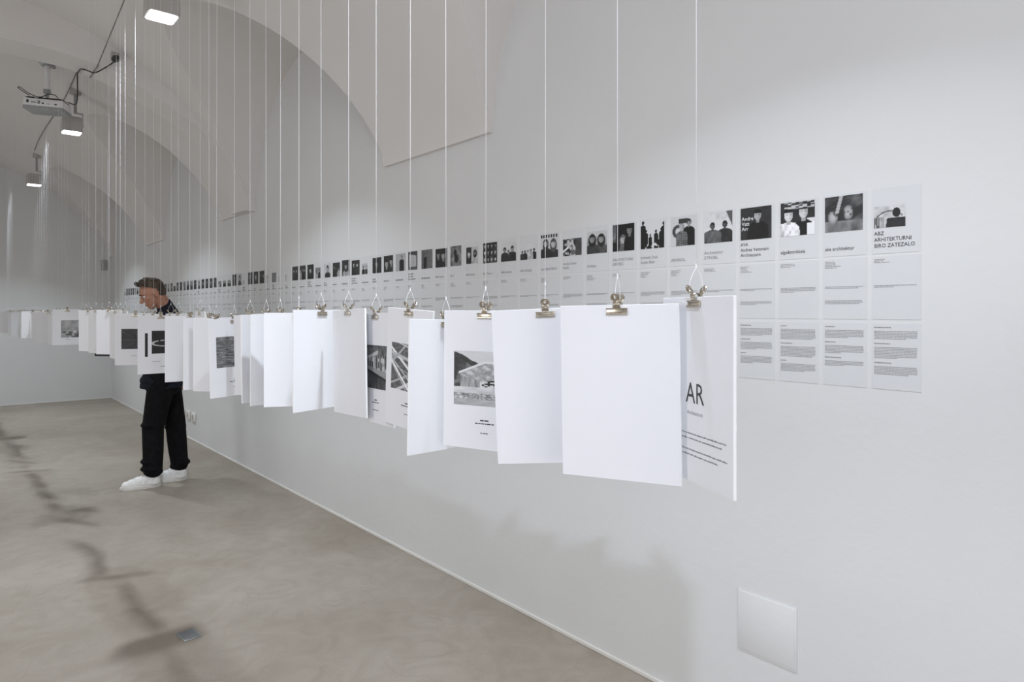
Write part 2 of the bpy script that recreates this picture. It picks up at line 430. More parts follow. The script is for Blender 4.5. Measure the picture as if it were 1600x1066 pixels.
def ordw(i):
    if i == 0: return 'first'
    if i < 20: return ORD[i]
    n = i+1; tens = {2:'twenty',3:'thirty',4:'forty',5:'fifty',6:'sixty',7:'seventy'}
    tn = {2:'twentieth',3:'thirtieth',4:'fortieth',5:'fiftieth',6:'sixtieth',7:'seventieth'}
    u_ = ['','first','second','third','fourth','fifth','sixth','seventh','eighth','ninth']
    return tn[n//10] if n % 10 == 0 else tens[n//10]+'-'+u_[n % 10]

# ------------------------------------------------------------------ panels on the wall
TITLES = [['ABZ','ARHITEKTURNI','BIRO ZATEZALO'],['aka architektur'],['alge&tombiela'],['AVA','Andrea Vattovani','Architecture'],
 ['Architektur','STROBL'],['ARHISOL'],['Arhitekt Šmid','Studio Bazá'],['ARHITEKTURA','KRUŠEC'],['Arhilabs'],['Atelje Ostan','Pavlin'],['AU ARHITEKTI'],
 ['ARS ATELJE'],['ARA arhitekti'],['Bax Team :)'],['BAX Studio'],['BIL 7'],['BIRO Studio']]
DESC = ['small photo of a dark silhouetted figure','blurred photo of two faces','photo of two men with pale arms','dark photo of one man in glasses beside white lettering','pale photo of two men under a clouded sky',
 'photo of two men holding up a dark box','photo of six black silhouettes on white','black photo of faces in deep shade','photo of two long-haired women','photo of a pale figure against a dark curtain','photo of two women below a dark striped band',
 'pale photo of a small group standing in a row','photo of three dark-clad people on white','photo grid of many small portraits','split photo of a man and a dark-haired head','photo of a cluttered grey interior','dark photo of two close faces','grey brick photo with a black figure','photo of a pale folded sheet','narrow pale photo of one man in black','photo of two faces on black']
# (width, top, bottom) of each photograph, metres relative to eye level
SIZES = {0:(.088,.323,.257),8:(.118,.355,.257),9:(.118,.335,.257),11:(.118,.347,.257),12:(.118,.352,.257),14:(.105,.352,.262),15:(.105,.37,.257),18:(.105,.37,.257),22:(.08,.325,.257),31:(.03,.31,.257),32:(.02,.30,.257),33:(.1,.34,.257),34:(.06,.325,.257),38:(.05,.30,.257),27:(.09,.34,.257)}
YW = WX-.0
small_meshes = []
for s in range(6):
    bm = bmesh.new(); rr = random.Random(100+s); y = -.0021
    dash_lines(bm, rr, 0, .062, .160, rr.choice((3,4,5)), .0048, .0016, y, 1, .005)
    dash_lines(bm, rr, 0, .120, .079, rr.choice((2,3,4)), .0046, .0017, y, 0)
    if s % 2: dash_lines(bm, rr, 0, .118, .034, 3, .0046, .0017, y, 0)
    z = -.05
    for q in range(3):
        dash_lines(bm, rr, 0, .06, z, 1, .005, .0028, y, 1); z -= .011
        n = rr.choice((4,5,6,8)); dash_lines(bm, rr, 0, .120, z, n, .0046, .0017, y, 0); z -= .0046*n+.011
        if z < -.19: break
    me = bpy.data.meshes.new('small_print'); bm.to_mesh(me); bm.free(); me.materials.append(M['ink_light']); small_meshes.append(me)
title_greek = []
for s in range(5):
    bm = bmesh.new(); rr = random.Random(50+s); n = (1,2,1,3,1)[s]
    dash_lines(bm, rr, 0, .10, .196+(n-1)*.016, n, .016, .008, -.0021, 1, .009)
    me = bpy.data.meshes.new('title'); bm.to_mesh(me); bm.free(); me.materials.append(M['ink_light']); title_greek.append(me)
def rect_mesh(name, x0, x1, z0, z1, y0, y1, mat):
    bm = bmesh.new(); box(bm, x0, x1, y0, y1, z0, z1)
    me = bpy.data.meshes.new(name); bm.to_mesh(me); bm.free(); me.materials.append(mat); return me
sheet_top = rect_mesh('upper_sheet', -.006, .130, .178, .378, -.0012, 0, M['film'])
sheet_mid = rect_mesh('middle_sheet', -.006, .130, -.024, .170, -.0012, 0, M['film'])
sheet_low = rect_mesh('lower_sheet', -.006, .130, -.238, -.036, -.0012, 0, M['film'])
far_photos = {}
NPAN = 76
for i in range(NPAN):
    y0 = .843+.1514*i
    p = empty('text_panel', (YW, y0, CAMH), (0, 0, -PI/2))
    big = i < 21
    if big: lab = 'panel with %s, %s from the right' % (DESC[i], ordw(i))
    else: lab = 'narrow-looking wall text panel, %s from the near right end' % ordw(i)
    tag(p, lab, 'exhibition panel', 'text panels along the right wall')
    for me, nm in ((sheet_top,'upper_sheet'),(sheet_mid,'middle_sheet'),(sheet_low,'lower_sheet')):
        o = bpy.data.objects.new(nm, me); COL.objects.link(o); o.parent = p
    wd, zt, zb = SIZES.get(i, (.118, .371-(0 if i < 8 else .008*h2(i,3)), .257))
    if i > 40: wd, zt = .1, .365-.05*(h2(i,7) > .8)
    if big: me = grid_print('photograph', 0, wd, zb, zt, -.0022, 48 if i < 12 else 32, 48 if i < 12 else 32, NEAR[i])
    elif i in (31,32,34,38): me = grid_print('photograph', 0, wd, zb, zt, -.0022, 8, 8, lambda u, v: .55+.3*vn(u*4,v*4))
    elif i in (33,): me = grid_print('photograph', 0, wd, zb, zt, -.0022, 12, 12, lambda u, v: .42+.1*vn(u*4,v*4))
    else:
        k = (i % 9) if i > 30 else i
        key = (k, wd, round(zt, 2))
        if key not in far_photos: far_photos[key] = grid_print('photograph', 0, wd, zb, round(zt, 2), -.0022, 20, 20, gen(k*13+2))
        me = far_photos[key]
    o = bpy.data.objects.new('photograph', me); COL.objects.link(o); o.parent = p
    if i == 3:
        me = text_mesh(['Andre','Vatt','Arr'], .019, .004, .290, -.0024, lead=.95, condense=.95)
        q = obj('white_lettering', me, M['edge'], o)
    if i < len(TITLES):
        sz = .0168; L_ = TITLES[i]
        me = text_mesh(L_, sz, 0, .197, -.0023, lead=1.12, condense=.90 if max(map(len, L_)) > 12 else 1)
        obj('title', me, M['ink_light'] if i > 3 else M['ink'], p)
    else:
        o = bpy.data.objects.new('title', title_greek[i % 5]); COL.objects.link(o); o.parent = p
    o = bpy.data.objects.new('small_print', small_meshes[(i*5+i//6) % 6]); COL.objects.link(o); o.parent = p; o['kind'] = 'stuff'

# ------------------------------------------------------------------ hanging cards
CW, CH, CT = .210, .297, .005
def card_mesh(front=M['card']):
    bm = bmesh.new(); box(bm, -CW/2, CW/2, -CT/2, CT/2, -CH, 0, .0004)
    for f in bm.faces:
        if abs(f.normal.y) < .5: f.material_index = 1
    me = bpy.data.meshes.new('board'); bm.to_mesh(me); bm.free(); me.materials.append(front); me.materials.append(M['edge'] if front is M['card'] else front); return me
BOARD = card_mesh(); BLACK = card_mesh(M['black_card'])
YF = -CT/2-.0004
# pictures printed on some cards
def mountain(u, v):
    ridge = .98-u*.62+.05*vn(u*14, 2)
    bld = .58+.22*min(1, max(0, (u-.05)/.45))-.25*max(0, u-.62)
    if v < .12: return .55+.2*fbm(u*8, v*30, 3)
    if v < .22: return .35+.5*vn(u*40, v*50)
    if v < .34: return .72+.12*vn(u*9, v*20)
    if u > .10 and v < bld-.02:
        if v < .44 and u > .42: return .12 if (abs(v-.405) < .012 and u > .5) or h2(int(u*22), int(v*40)) > .82 else .82
        if u < .42 and v < .55-.3*(u-.1): return .45+.25*vn(u*40, v*6)
        if ell(u,v,.68,.455,.14,.02): return .1
        return .5+.28*abs(math.sin(u*16+v*22))*vn(u*22, v*22)+.1*vn(u*60,v*60)
    if abs(v-bld) < .02 and u > .08: return .85
    if v < ridge: return .12+.5*max(0, vn(u*12, v*14)-.38)+.12*vn(u*40,v*40) if v < ridge-.1 else .14+.08*vn(u*40,v*40)
    if abs(u-.8) < .005 and v < .78: return .3
    return .76+.07*fbm(u*4, v*6, 8)
def boathouse(u, v):
    if v < .40-.28*(u-.1): return .12+.16*vn(u*30, v*6)+(.1 if vn(u*50,v*3) > .6 else 0)
    if v < .47-.28*(u-.1): return .08
    if v < .56-.18*u: return .45+.2*(int((v+.25*u)*60) % 2)
    if v < .80-.12*(1-u) and v < .6+.55*u:
        if (u*12) % 1 < .22: return .7 if u < .8 else .5
        return .18+.5*(vn(u*18, v*9) > .68)+.1*vn(u*30, v*30)
    if abs(v-(.62+.38*u)) < .045 and u < .6: return .72
    return .16+.3*max(0, vn(u*9, v*9)-.2)+.15*vn(u*34, v*34)
def beams(u, v):
    g = .25+.2*vn(u*20, v*26)
    for k in range(15):
        a = h2(k, 1)*PI; c = (h2(k,2), h2(k,3)); wv = .008+.02*h2(k,4)
        if abs((u-c[0])*math.sin(a)-(v-c[1])*math.cos(a)*.8) < wv: g = .6+.35*h2(k,5)
    if abs((v-.5)+(u-.1)*1.1) < .03: g = .95
    return g
def water(u, v): return .42+.32*(vn(u*8+v*2, v*42)-.5)+.2*(vn(u*22, v*80, 3)-.5)
def ellipse_pic(u, v):
    d = math.hypot((u-.62)/.6, (v-.45)/.13)
    if abs(d-1) < .12 and not (v > .5 and vn(u*7, 1) > .75): return .72
    return .1+.04*vn(u*6, v*6)
def dark_pic(u, v):
    g = .12+.12*fbm(u*5, v*5, 2)
    if abs(math.sin(math.atan2(v-.45, u-.6)*5)) < .12: g = .3
    if u > .5 and v > .6: g += .22*fbm(u*3, v*3, 4)
    return g
def cloudy(u, v):
    return .62+.35*(fbm(u*3, v*4, 21)-.5)+(.2 if ell(u,v,.75,.28,.16,.1) else 0)-(.28*(v < .35 and fbm(u*6,v*6,3) > .5))
def nearblack(u, v): return .06+.08*vn(u*8, v*8)
# card table: clip pixel column converted once to metres: (column u, forward distance, turn deg, roll deg, top above eye level, print)
def at(u, F):
    t_ = (u-800)/FPX
    return F*(SY+t_*CY), F*(CY-t_*SY)
def rowF(u):
    lo, hi = .3, 13.
    for _ in range(50):
        m_ = (lo+hi)/2; x = .885-.0195*(m_-.6)
        if 800+FPX*(x*CY-m_*SY)/(m_*CY+x*SY) > u: lo = m_
        else: hi = m_
    x = .885-.0195*(lo-.6); return lo*CY+x*SY
CARDS = [
 (1088,1.062,-115,0,.0233,'AR'),(965,1.14,-64,.9,.0115,None),(852,None,-47,2.6,.006,None),(759,None,-69,-.4,.002,'mountain'),
 (697,None,6,-1,-.018,None),(641,None,-90,-3.0,.006,'beams'),(588,1.79,-95,.3,-.004,'boathouse'),(545,1.88,-92,1.9,.006,None),
 (502,None,18,0,.005,None),(467,None,-25,0,-.004,None),(438,2.23,8,0,-.009,None),(416,None,20,1,-.010,None),(391,None,-76,2.5,-.010,None),
 (366,2.57,14,1.5,-.027,'water'),(338,2.69,-52,0,-.027,None),(327,2.80,6,0,-.025,None),(313,None,-93,-.5,0,None),
 (297,3.05,1,0,-.020,None),(279,None,-85,0,-.01,None),(267,3.24,-97,0,-.011,None),
 (251,3.42,1,0,-.02,'ellipse'),(240,3.56,-80,0,-.012,None),(226,3.66,-93,0,-.014,None),(212,3.86,-20,0,-.012,'dark'),
 (196,None,-98,0,.004,None),(188,None,-80,0,0,None),(181,None,-85,0,.004,None),(171,4.42,-55,0,.012,None),(169,4.62,-50,0,-.014,'black'),(160,4.9,-42,0,.01,'slit'),
 (150,None,-75,0,.008,None),(139,None,-62,.3,.01,None),(134,None,-96,0,.005,None),(129,None,-90,0,.008,None),(105,5.58,5,0,.018,'cloudy'),
 (101,None,-88,0,.01,None),(96,None,-85,0,.01,None),(91,None,-80,0,.01,None)]
u_ = 84.
far_u = [84,79,75,72,68.5,65,62,59,56,53.5,51,48.5,46,43.5,41,38.5,36,34,32,30,28,26,24,22,20,18.5,17,15.5,14,12.5,11]
for k, u in enumerate(far_u):
    a = R.choice((-96,-88,-80,-60,-20,10)) if u < 76 else -84
    pr = 'tiny' if abs(u-28) < .6 else None
    CARDS.append((u, None, 6 if pr else (a if u > 30 or u < 20 else R.choice((-96,-90,-84))), R.uniform(-.5,.5), R.uniform(-.012,.006), pr))
PRINTS = {
 'mountain': [('photograph', grid_print('photograph', -.078, .078, -.204, -.087, YF, 120, 96, mountain))],
 'beams': [('photograph', grid_print('photograph', -.078, .078, -.204, -.087, YF, 90, 70, beams))],
 'boathouse': [('photograph', grid_print('photograph', -.078, .078, -.204, -.087, YF, 96, 80, boathouse))],
 'water': [('photograph', grid_print('photograph', -.078, .078, -.185, -.068, YF, 50, 60, water))],
 'ellipse': [('photograph', grid_print('photograph', -.042, .078, -.195, -.078, YF, 40, 50, ellipse_pic)), ('black_bar', grid_print('black_bar', -.073, -.060, -.21, -.09, YF, 2, 4, nearblack))],
 'dark': [('photograph', grid_print('photograph', -.072, .08, -.205, -.088, YF, 40, 40, dark_pic))],
 'cloudy': [('photograph', grid_print('photograph', -.045, .085, -.235, -.09, YF, 30, 30, cloudy))],
 'slit': [('photograph', grid_print('photograph', -.05, .08, -.235, -.105, YF, 6, 6, nearblack))],
 'tiny': [('photograph', grid_print('photograph', -.03, .06, -.225, -.10, YF, 6, 6, nearblack))]}
PDESC = {'mountain':'white card printed with a wooded hillside and gabled building','beams':'white card printed with crossing pale beams','boathouse':'white card printed with a long building beside dark water',
 'water':'white card printed with a grey rippled photo','ellipse':'white card printed with a pale ring on black','dark':'white card printed with a small dark photo','cloudy':'white card with a pale cloudy photo, squarely facing the room',
 'slit':'white card showing a thin slit of a dark photo','tiny':'tiny-looking distant card with a small black photo','AR':'white foam card with the large letters AR, at the near end','black':'black card whose lower edge shows beneath white ones'}
def captions(kind, par):
    rr = random.Random(len(kind)*7)
    if kind == 'AR':
        obj('large_lettering', text_mesh(['AR'], .047, 0, -.170, YF, 'CENTER', condense=.92), M['ink'], par)
        obj('subtitle', text_mesh(['Architecture'], .0095, 0, -.189, YF, 'CENTER', condense=.95), M['ink_light'], par)
        bm = bmesh.new()
        for z, wv in ((-.221,.168),(-.229,.140),(-.247,.166),(-.255,.130)):
            x = -wv/2
            while x < wv/2:
                for q in range(rr.randint(2, 9)):
                    hh = rr.choice((.0018,.0018,.0026)); lw = rr.choice((.0006,.0008,.0010))
                    vs = [bm.verts.new(p_) for p_ in ((x,YF,z),(x+lw,YF,z),(x+lw,YF,z+hh),(x,YF,z+hh))]; bm.faces.new(vs); x += lw+.0007
                x += .0013
        obj('small_print', bm, M['ink'], par)['kind'] = 'stuff'
    elif kind not in ('tiny','black','slit'):
        bm = bmesh.new()
        if kind == 'ellipse':
            dash_lines(bm, rr, -.04, .1, -.236, 1, .006, .0022, YF, 1, .006); dash_lines(bm, rr, .0, .06, -.262, 1, .006, .002, YF, 1, .006)
        elif kind in ('dark',):
            dash_lines(bm, rr, -.02, .07, -.245, 1, .006, .002, YF, 1, .006); dash_lines(bm, rr, .02, .04, -.268, 1, .006, .002, YF, 1, .006)
        elif kind == 'cloudy': dash_lines(bm, rr, -.01, .04, -.252, 1, .006, .0025, YF, 1, .006)
        else:
            dash_lines(bm, rr, -.012, .024, -.236, 1, .006, .0028, YF, .2, .006, True)
            dash_lines(bm, rr, -.03, .06, -.2425, 1, .006, .0024, YF, .2, .005, True)
            dash_lines(bm, rr, -.022, .044, -.2625, 1, .006, .0018, YF, .2, .005, True)
        obj('caption', bm, M['ink'], par)['kind'] = 'stuff'
# bulldog clip: two arms, each bar + neck + ring, and the spring between them
def clip_arm(s):
    bm = bmesh.new()
    y0 = s*(CT/2+.0006)
    vs = box(bm, -.0185, .0185, min(y0, y0+s*.0022), max(y0, y0+s*.0022), -.0155, -.0062, .0006)
    cone(bm, (-.0185, y0+s*.0030, -.0148), .0018, (.0185, y0+s*.0030, -.0148), .0018, 10)
    cone(bm, (-.0185, y0+s*.0026, -.0066), .0013, (.0185, y0+s*.0026, -.0066), .0013, 8)
    P = [(0, y0+s*.0012, -.007), (0, y0+s*.0030, -.002), (0, y0+s*.0035, .003), (0, y0+s*.0065, .007)]
    # neck, a bent strap
    for a, b_ in zip(P, P[1:]):
        wa = .0068 if a[2] < 0 else .0055
        vv = [bm.verts.new(q) for q in ((-wa,a[1],a[2]),(wa,a[1],a[2]),(wa*.95,b_[1],b_[2]),(-wa*.95,b_[1],b_[2]))]
        v2 = [bm.verts.new((q.co.x, q.co.y+s*.0009, q.co.z)) for q in vv]
        bm.faces.new(vv); bm.faces.new(v2[::-1])
        for k in range(4): bm.faces.new((vv[k], v2[k], v2[(k+1)%4], vv[(k+1)%4]))
    # ring plate, tilted outward: annulus with a dished rim
    tilt = Matrix.Translation((0, y0+s*.0085, .0120)) @ Matrix.Rotation(-s*math.radians(28), 4, 'X')
    def ringpt(r, y, k, n=18): return tilt @ Vector((r*math.cos(2*PI*k/n), s*y, r*math.sin(2*PI*k/n)))
    prof = [(.0028,.0010),(.0045,.0002),(.0062,.0005),(.0080,.0018),(.0084,.0010),(.0070,-.0006),(.0045,-.0008),(.0028,-.0004)]
    rows = [[bm.verts.new(ringpt(r, y, k)) for k in range(18)] for r, y in prof]
    for q in range(len(rows)):
        a, b_ = rows[q], rows[(q+1) % len(rows)]
        for k in range(18): bm.faces.new((a[k], a[(k+1)%18], b_[(k+1)%18], b_[k]))
    bmesh.ops.recalc_face_normals(bm, faces=bm.faces)
    me = bpy.data.meshes.new('arm'); bm.to_mesh(me); bm.free(); me.materials.append(M['nickel']); me.shade_smooth(); me.set_sharp_from_angle(angle=.6); return me
ARM = (clip_arm(-1), clip_arm(1))
bm = bmesh.new()
pts = [(0, (CT/2+.0045)*math.cos(a), .0005+.0052*math.sin(a)) for a in [PI*k/10 for k in range(-1, 12)]]
for x in (-.0035, -.0012, .0012, .0035): tube(bm, [(x, p_[1], p_[2]) for p_ in pts], .0013, 6)
SPRING = bpy.data.meshes.new('spring'); bm.to_mesh(SPRING); bm.free(); SPRING.materials.append(M['nickel']); SPRING.shade_smooth()
def link(name, me, par=None):
    o = bpy.data.objects.new(name, me); COL.objects.link(o)
    if par: o.parent = par
    return o
RINGTOP, KNOT = .0165, .047
placed = []
def seg(x, y, a, m_=.004):
    c_, s_ = math.cos(math.radians(a)), math.sin(math.radians(a)); h_ = CW/2+m_
    return (x-c_*h_, y-s_*h_, x+c_*h_, y+s_*h_)
def clash(p_, q_, tol=.009):
    def cr(ax, ay, bx, by, cx, cy): return (bx-ax)*(cy-ay)-(by-ay)*(cx-ax)
    a1, a2 = cr(*p_, q_[0], q_[1]), cr(*p_, q_[2], q_[3]); b1, b2 = cr(*q_, p_[0], p_[1]), cr(*q_, p_[2], p_[3])
    if a1*a2 < 0 and b1*b2 < 0: return True
    def dist(px_, py_, s4):
        ax, ay, bx, by = s4; dx_, dy_ = bx-ax, by-ay; t_ = max(0, min(1, ((px_-ax)*dx_+(py_-ay)*dy_)/(dx_*dx_+dy_*dy_)))
        return math.hypot(px_-ax-t_*dx_, py_-ay-t_*dy_)
    return min(dist(p_[0],p_[1],q_), dist(p_[2],p_[3],q_), dist(q_[0],q_[1],p_), dist(q_[2],q_[3],p_)) < tol
for i, (u, F, a, roll, zt, pr) in enumerate(CARDS):
    if F is None: F = rowF(u)
    best = None
    for k in range(160):      # nudge a card a little until it hangs free of its neighbours
        da = 0 if k == 0 else R.uniform(-1, 1)*(2+k*.12); dF = 0 if k == 0 else R.uniform(-1, 1)*(.002+.0004*k)
        x, y = at(u, F*(1+dF))
        if not any(clash(seg(x, y, a+da), q_) for q_ in placed[-6:]): best = (x, y, a+da); break
    if best is None: best = (*at(u, F), a)
    x, y, a = best; placed.append(seg(x, y, a)); z = CAMH+zt; od = ordw(i)
    rz = math.radians(a)
    c = empty('hanging_card', (x, y, z), (0, -math.radians(roll), rz))
    if pr: lab = PDESC[pr]+(', %s from the near end' % od if i else '')
    else: lab = 'blank white card, %s from the near end of the hanging row' % od
    tag(c, lab, 'card', 'cards hung in a long row')
    link('board', BLACK if pr == 'black' else BOARD, c)
    if pr:
        for nm, me in PRINTS.get(pr, []): link(nm, me, c)
        captions(pr, c)
    k = empty('bulldog_clip', (x, y, z), (0, -math.radians(roll), rz))
    tag(k, 'small silvery bulldog clip gripping the %s card from the near end' % od, 'clip', 'bulldog clips along the row of cards')
    link('arm', ARM[0], k); link('arm', ARM[1], k); link('spring', SPRING, k)
    # thread: straight down from the vault to a knot, then a loop through both rings
    bm = bmesh.new(); zc = ceil_z(x, y)
    if 6.25 <= y <= 6.62: zc = SPR+1.07
    zk = z+KNOT; rad = .00055 if y < 3 else .00042
    ns = 6; dx, dy = R.uniform(-.004,.004), R.uniform(-.004,.004)
    tube(bm, [(dx*q/ns*1.0, dy*q/ns, KNOT+(zc-z-KNOT)*q/ns) for q in range(ns+1)], rad, 5)
    n_ = Vector((math.sin(rz), -math.cos(rz), 0))
    for s in (1, -1):
        e = n_*.0115*s
        tube(bm, [(0,0,KNOT), (e.x*.55,e.y*.55,KNOT-.010), (e.x*1.05,e.y*1.05,RINGTOP+.005), (e.x*.95,e.y*.95,.0135)], rad*.85, 5, 3)
    ball(bm, (0,0,KNOT), .0016, (1,1,1.8), 8); ball(bm, (0,.0004,KNOT+.004), .0012, (1,1,1.8), 8)
    th = obj('thread', bm, M['thread'], smooth=True, loc=(x, y, z))
    tag(th, 'thin white thread from the vault to the clip of the %s card' % od, 'thread', 'threads the cards hang from')

# ------------------------------------------------------------------ ceiling lamps
def make_lamp():
    r = empty('ceiling_lamp')
    # housing: rounded square, slightly wider at the bottom, built from rounded-square rings
    def ring(bm, w_, z, rr_=.02, n=5):
        vs = []
        for (sx, sy, a0) in ((1,1,0),(-1,1,90),(-1,-1,180),(1,-1,270)):
            for k in range(n):
                a = math.radians(a0+90*k/(n-1)); vs.append(bm.verts.new((sx*(w_-rr_)+rr_*math.cos(a), sy*(w_-rr_)+rr_*math.sin(a), z)))
        return vs
    def loft(bm, spec):
        rings = [ring(bm, *s) for s in spec]
        for a, b_ in zip(rings, rings[1:]):
            for k in range(len(a)): bm.faces.new((a[k], a[(k+1)%len(a)], b_[(k+1)%len(a)], b_[k]))
        bm.faces.new(rings[0][::-1]); bm.faces.new(rings[-1])
        bmesh.ops.recalc_face_normals(bm, faces=bm.faces)
    bm = bmesh.new(); loft(bm, [(.086,0),(.086,.006),(.084,.10),(.082,.135),(.070,.148),(.05,.150)]); obj('housing', bm, M['lamp'], r, angle=35)
    bm = bmesh.new(); loft(bm, [(.074,-.004),(.076,-.001),(.076,.004)]); obj('lens', bm, M['lens'], r)
    bm = bmesh.new(); box(bm, .088, .094, -.018, .018, .06, .20, .002); box(bm, .02, .094, -.018, .018, .196, .203, .002); cone(bm, (.083,0,.08), .012, (.099,0,.08), .012, 14); obj('bracket', bm, M['grey_metal'], r, angle=30)
    bm = bmesh.new(); cone(bm, (.03,0,.2), .014, (.03,0,.45), .014, 16); obj('stem', bm, M['grey_metal'], r, angle=30)
    bm = bmesh.new(); cone(bm, (.03,0,.385), .05, (.03,0,.45), .044, 24); obj('ceiling_rose', bm, M['lamp'], r, angle=30)
    return r
LZ = CAMH+1.75
proto = make_lamp()
def lamp(x, y, label, power, i, aim=(-.13,0,-1), spread=118, col=(.82,.91,1.0), zl=3.265):
    zc = ceil_z(x+.03, y); z = zl
    if i == 0: r = proto
    else:
        r = proto.copy(); COL.objects.link(r)
        for ch in [c for c in proto.children if c.type == 'MESH']:
            c = ch.copy(); COL.objects.link(c); c.parent = r
    r.location = (x, y, z); r.rotation_euler = (0, 0, 0 if x > 0 else PI)
    tag(r, label, 'lamp', 'square ceiling lamps')
    if x > 0: r.rotation_euler = (0, 0, 0)
    area('lamp_light', (x, y, z-.012), aim, .11, .11, power, col, math.radians(spread))
lamp(.985, 4.40, 'square ceiling lamp cut by the top edge, nearest and largest', LAMP_R, 0)
lamp(.945, 7.82, 'square ceiling lamp just behind the projector', LAMP_R, 1)
lamp(.936, 11.39, 'smallest and farthest square ceiling lamp at far left', LAMP_R, 2)
lamp(.985, .98, 'square ceiling lamp overhead, out of the frame on the right side of the vault', LAMP_R, 3)
lamp(-1.2, -1.01, 'square ceiling lamp behind the viewer on the left side, aimed at the wall', LAMP_KEY, 4, aim=(.75,.55,-1.0), spread=125, col=(.74,.83,1.0))
lamp(-1.05, 5.98, 'square ceiling lamp on the left side of the vault, nearer one', LAMP_L, 5)
lamp(-1.05, 9.4, 'square ceiling lamp on the left side of the vault, farther one', LAMP_L, 6)
# wire strung along the vault beside the lamps
def on_vault(x, y, d=.006):
    z = ceil_z(x, y)
    if 6.25-.005 <= y <= 6.62+.005: z = min(z, SPR+1.052)
    return (x, y, z-d)
bm = bmesh.new()
tube(bm, [on_vault(.93+.012*math.sin(y*1.7), y, .008) for y in [3.2+.25*k for k in range(8)]]+[on_vault(.93,6.245,.0)[:2]+(SPR+1.04,), on_vault(.93,6.44,.01), on_vault(.93,6.61,.01)]+[on_vault(.92+.012*math.sin(y*1.7), y, .008) for y in [6.7+.28*k for k in range(17)]], .0038, 6)
tag(obj('ceiling_wire', bm, M['greywire'], smooth=True), 'thin grey wire running along the vault between the lamps', 'wire')

# ------------------------------------------------------------------ projector
px, py = at(76, 6.15)
zc = ceil_z(px, py)
pr_ = empty('projector', (px, py, zc)); tag(pr_, 'white projector hanging below the vault on a short pole', 'projector')
bm = bmesh.new(); cone(bm, (0,0,-.022), .055, (0,0,.0), .075, 24)
for a in range(4): cone(bm, (.05*math.cos(a*PI/2+.5), .05*math.sin(a*PI/2+.5), -.03), .008, (.05*math.cos(a*PI/2+.5), .05*math.sin(a*PI/2+.5), -.015), .008, 8)
obj('mounting_plate', bm, M['grey_metal'], pr_, angle=30)
bm = bmesh.new(); cone(bm, (-.012,0,-.02), .021, (-.012,0,-.25), .021, 20); obj('pole', bm, M['proj'], pr_, angle=30)
bm = bmesh.new(); cone(bm, (-.012,0,-.24), .03, (-.012,0,-.275), .03, 18); cone(bm, (-.012,0,-.27), .014, (-.012,0,-.335), .014, 12)
box(bm, -.10, .10, -.06, .06, -.345, -.333, .003)
for sx in (-1,1):
    for sy in (-1,1): box(bm, sx*.10-.012, sx*.10+.012, sy*.07-.01, sy*.07+.01, -.355, -.338, .002); box(bm, min(sx*.06,sx*.11), max(sx*.06,sx*.11), sy*.05-.01, sy*.05+.012, -.345, -.338)
obj('joint', bm, M['grey_metal'], pr_, angle=30)
yaw = math.radians(-27)
TM = Matrix.Translation((-.005,0,-.352)) @ Matrix.Rotation(yaw, 4, 'Z') @ Matrix.Rotation(math.radians(2), 4, 'Y') @ Matrix.Diagonal((.80,.72,.85,1))
def part(name, fn, mat, ang=30):
    bm = bmesh.new(); fn(bm); o = obj(name, bm, mat, pr_, angle=ang); o.matrix_local = TM; return o
hb = part('body', lambda b: box(b, -.20, .20, -.14, .14, -.085, 0, .012), M['proj'])
part('underside', lambda b: (box(b, -.202, .202, -.142, .142, -.118, -.078, .008), cone(b, (.08,-.02,-.121), .035, (.08,-.02,-.116), .035, 16)), M['proj_low'])
def ports(b):
    for (x0, w_, z0, h_) in ((-.165,.022,-.052,.030),(-.115,.012,-.05,.012),(-.095,.012,-.05,.012),(-.076,.010,-.05,.010),(-.055,.026,-.055,.012),(-.055,.026,-.035,.010),(-.012,.022,-.055,.014),(.04,.008,-.055,.008),(.055,.010,-.055,.008),(.115,.026,-.058,.014)):
        box(b, x0, x0+w_, -.1415, -.138, z0, z0+h_, .001)
part('ports', ports, M['dark_plastic'])
part('lens_hood', lambda b: (cone(b, (.10,.138,-.05), .036, (.10,.160,-.05), .036, 24), box(b, -.17, .05, .139,.1415, -.07,-.02,.001)), M['dark_plastic'])
part('top_bracket', lambda b: box(b, -.17, .185, -.12, .11, 0, .018, .004), M['dark_plastic'])
def cab(b):
    tube(b, [(-.19,-.10,.012),(-.05,-.12,.015),(.05,-.11,.06),(.11,-.10,.055),(.155,-.09,.0)], .0045, 6, 6)
    tube(b, [(-.27,-.06,.10),(-.285,-.06,.115),(-.26,-.06,.118),(-.19,-.08,.07),(-.10,-.1,.03),(-.02,-.11,.02)], .0045, 6, 6)
    tube(b, [(-.27,-.06,.10),(-.23,-.08,.075),(-.15,-.1,.03)], .0045, 6, 4)
part('loose_cable', cab, M['wire'])
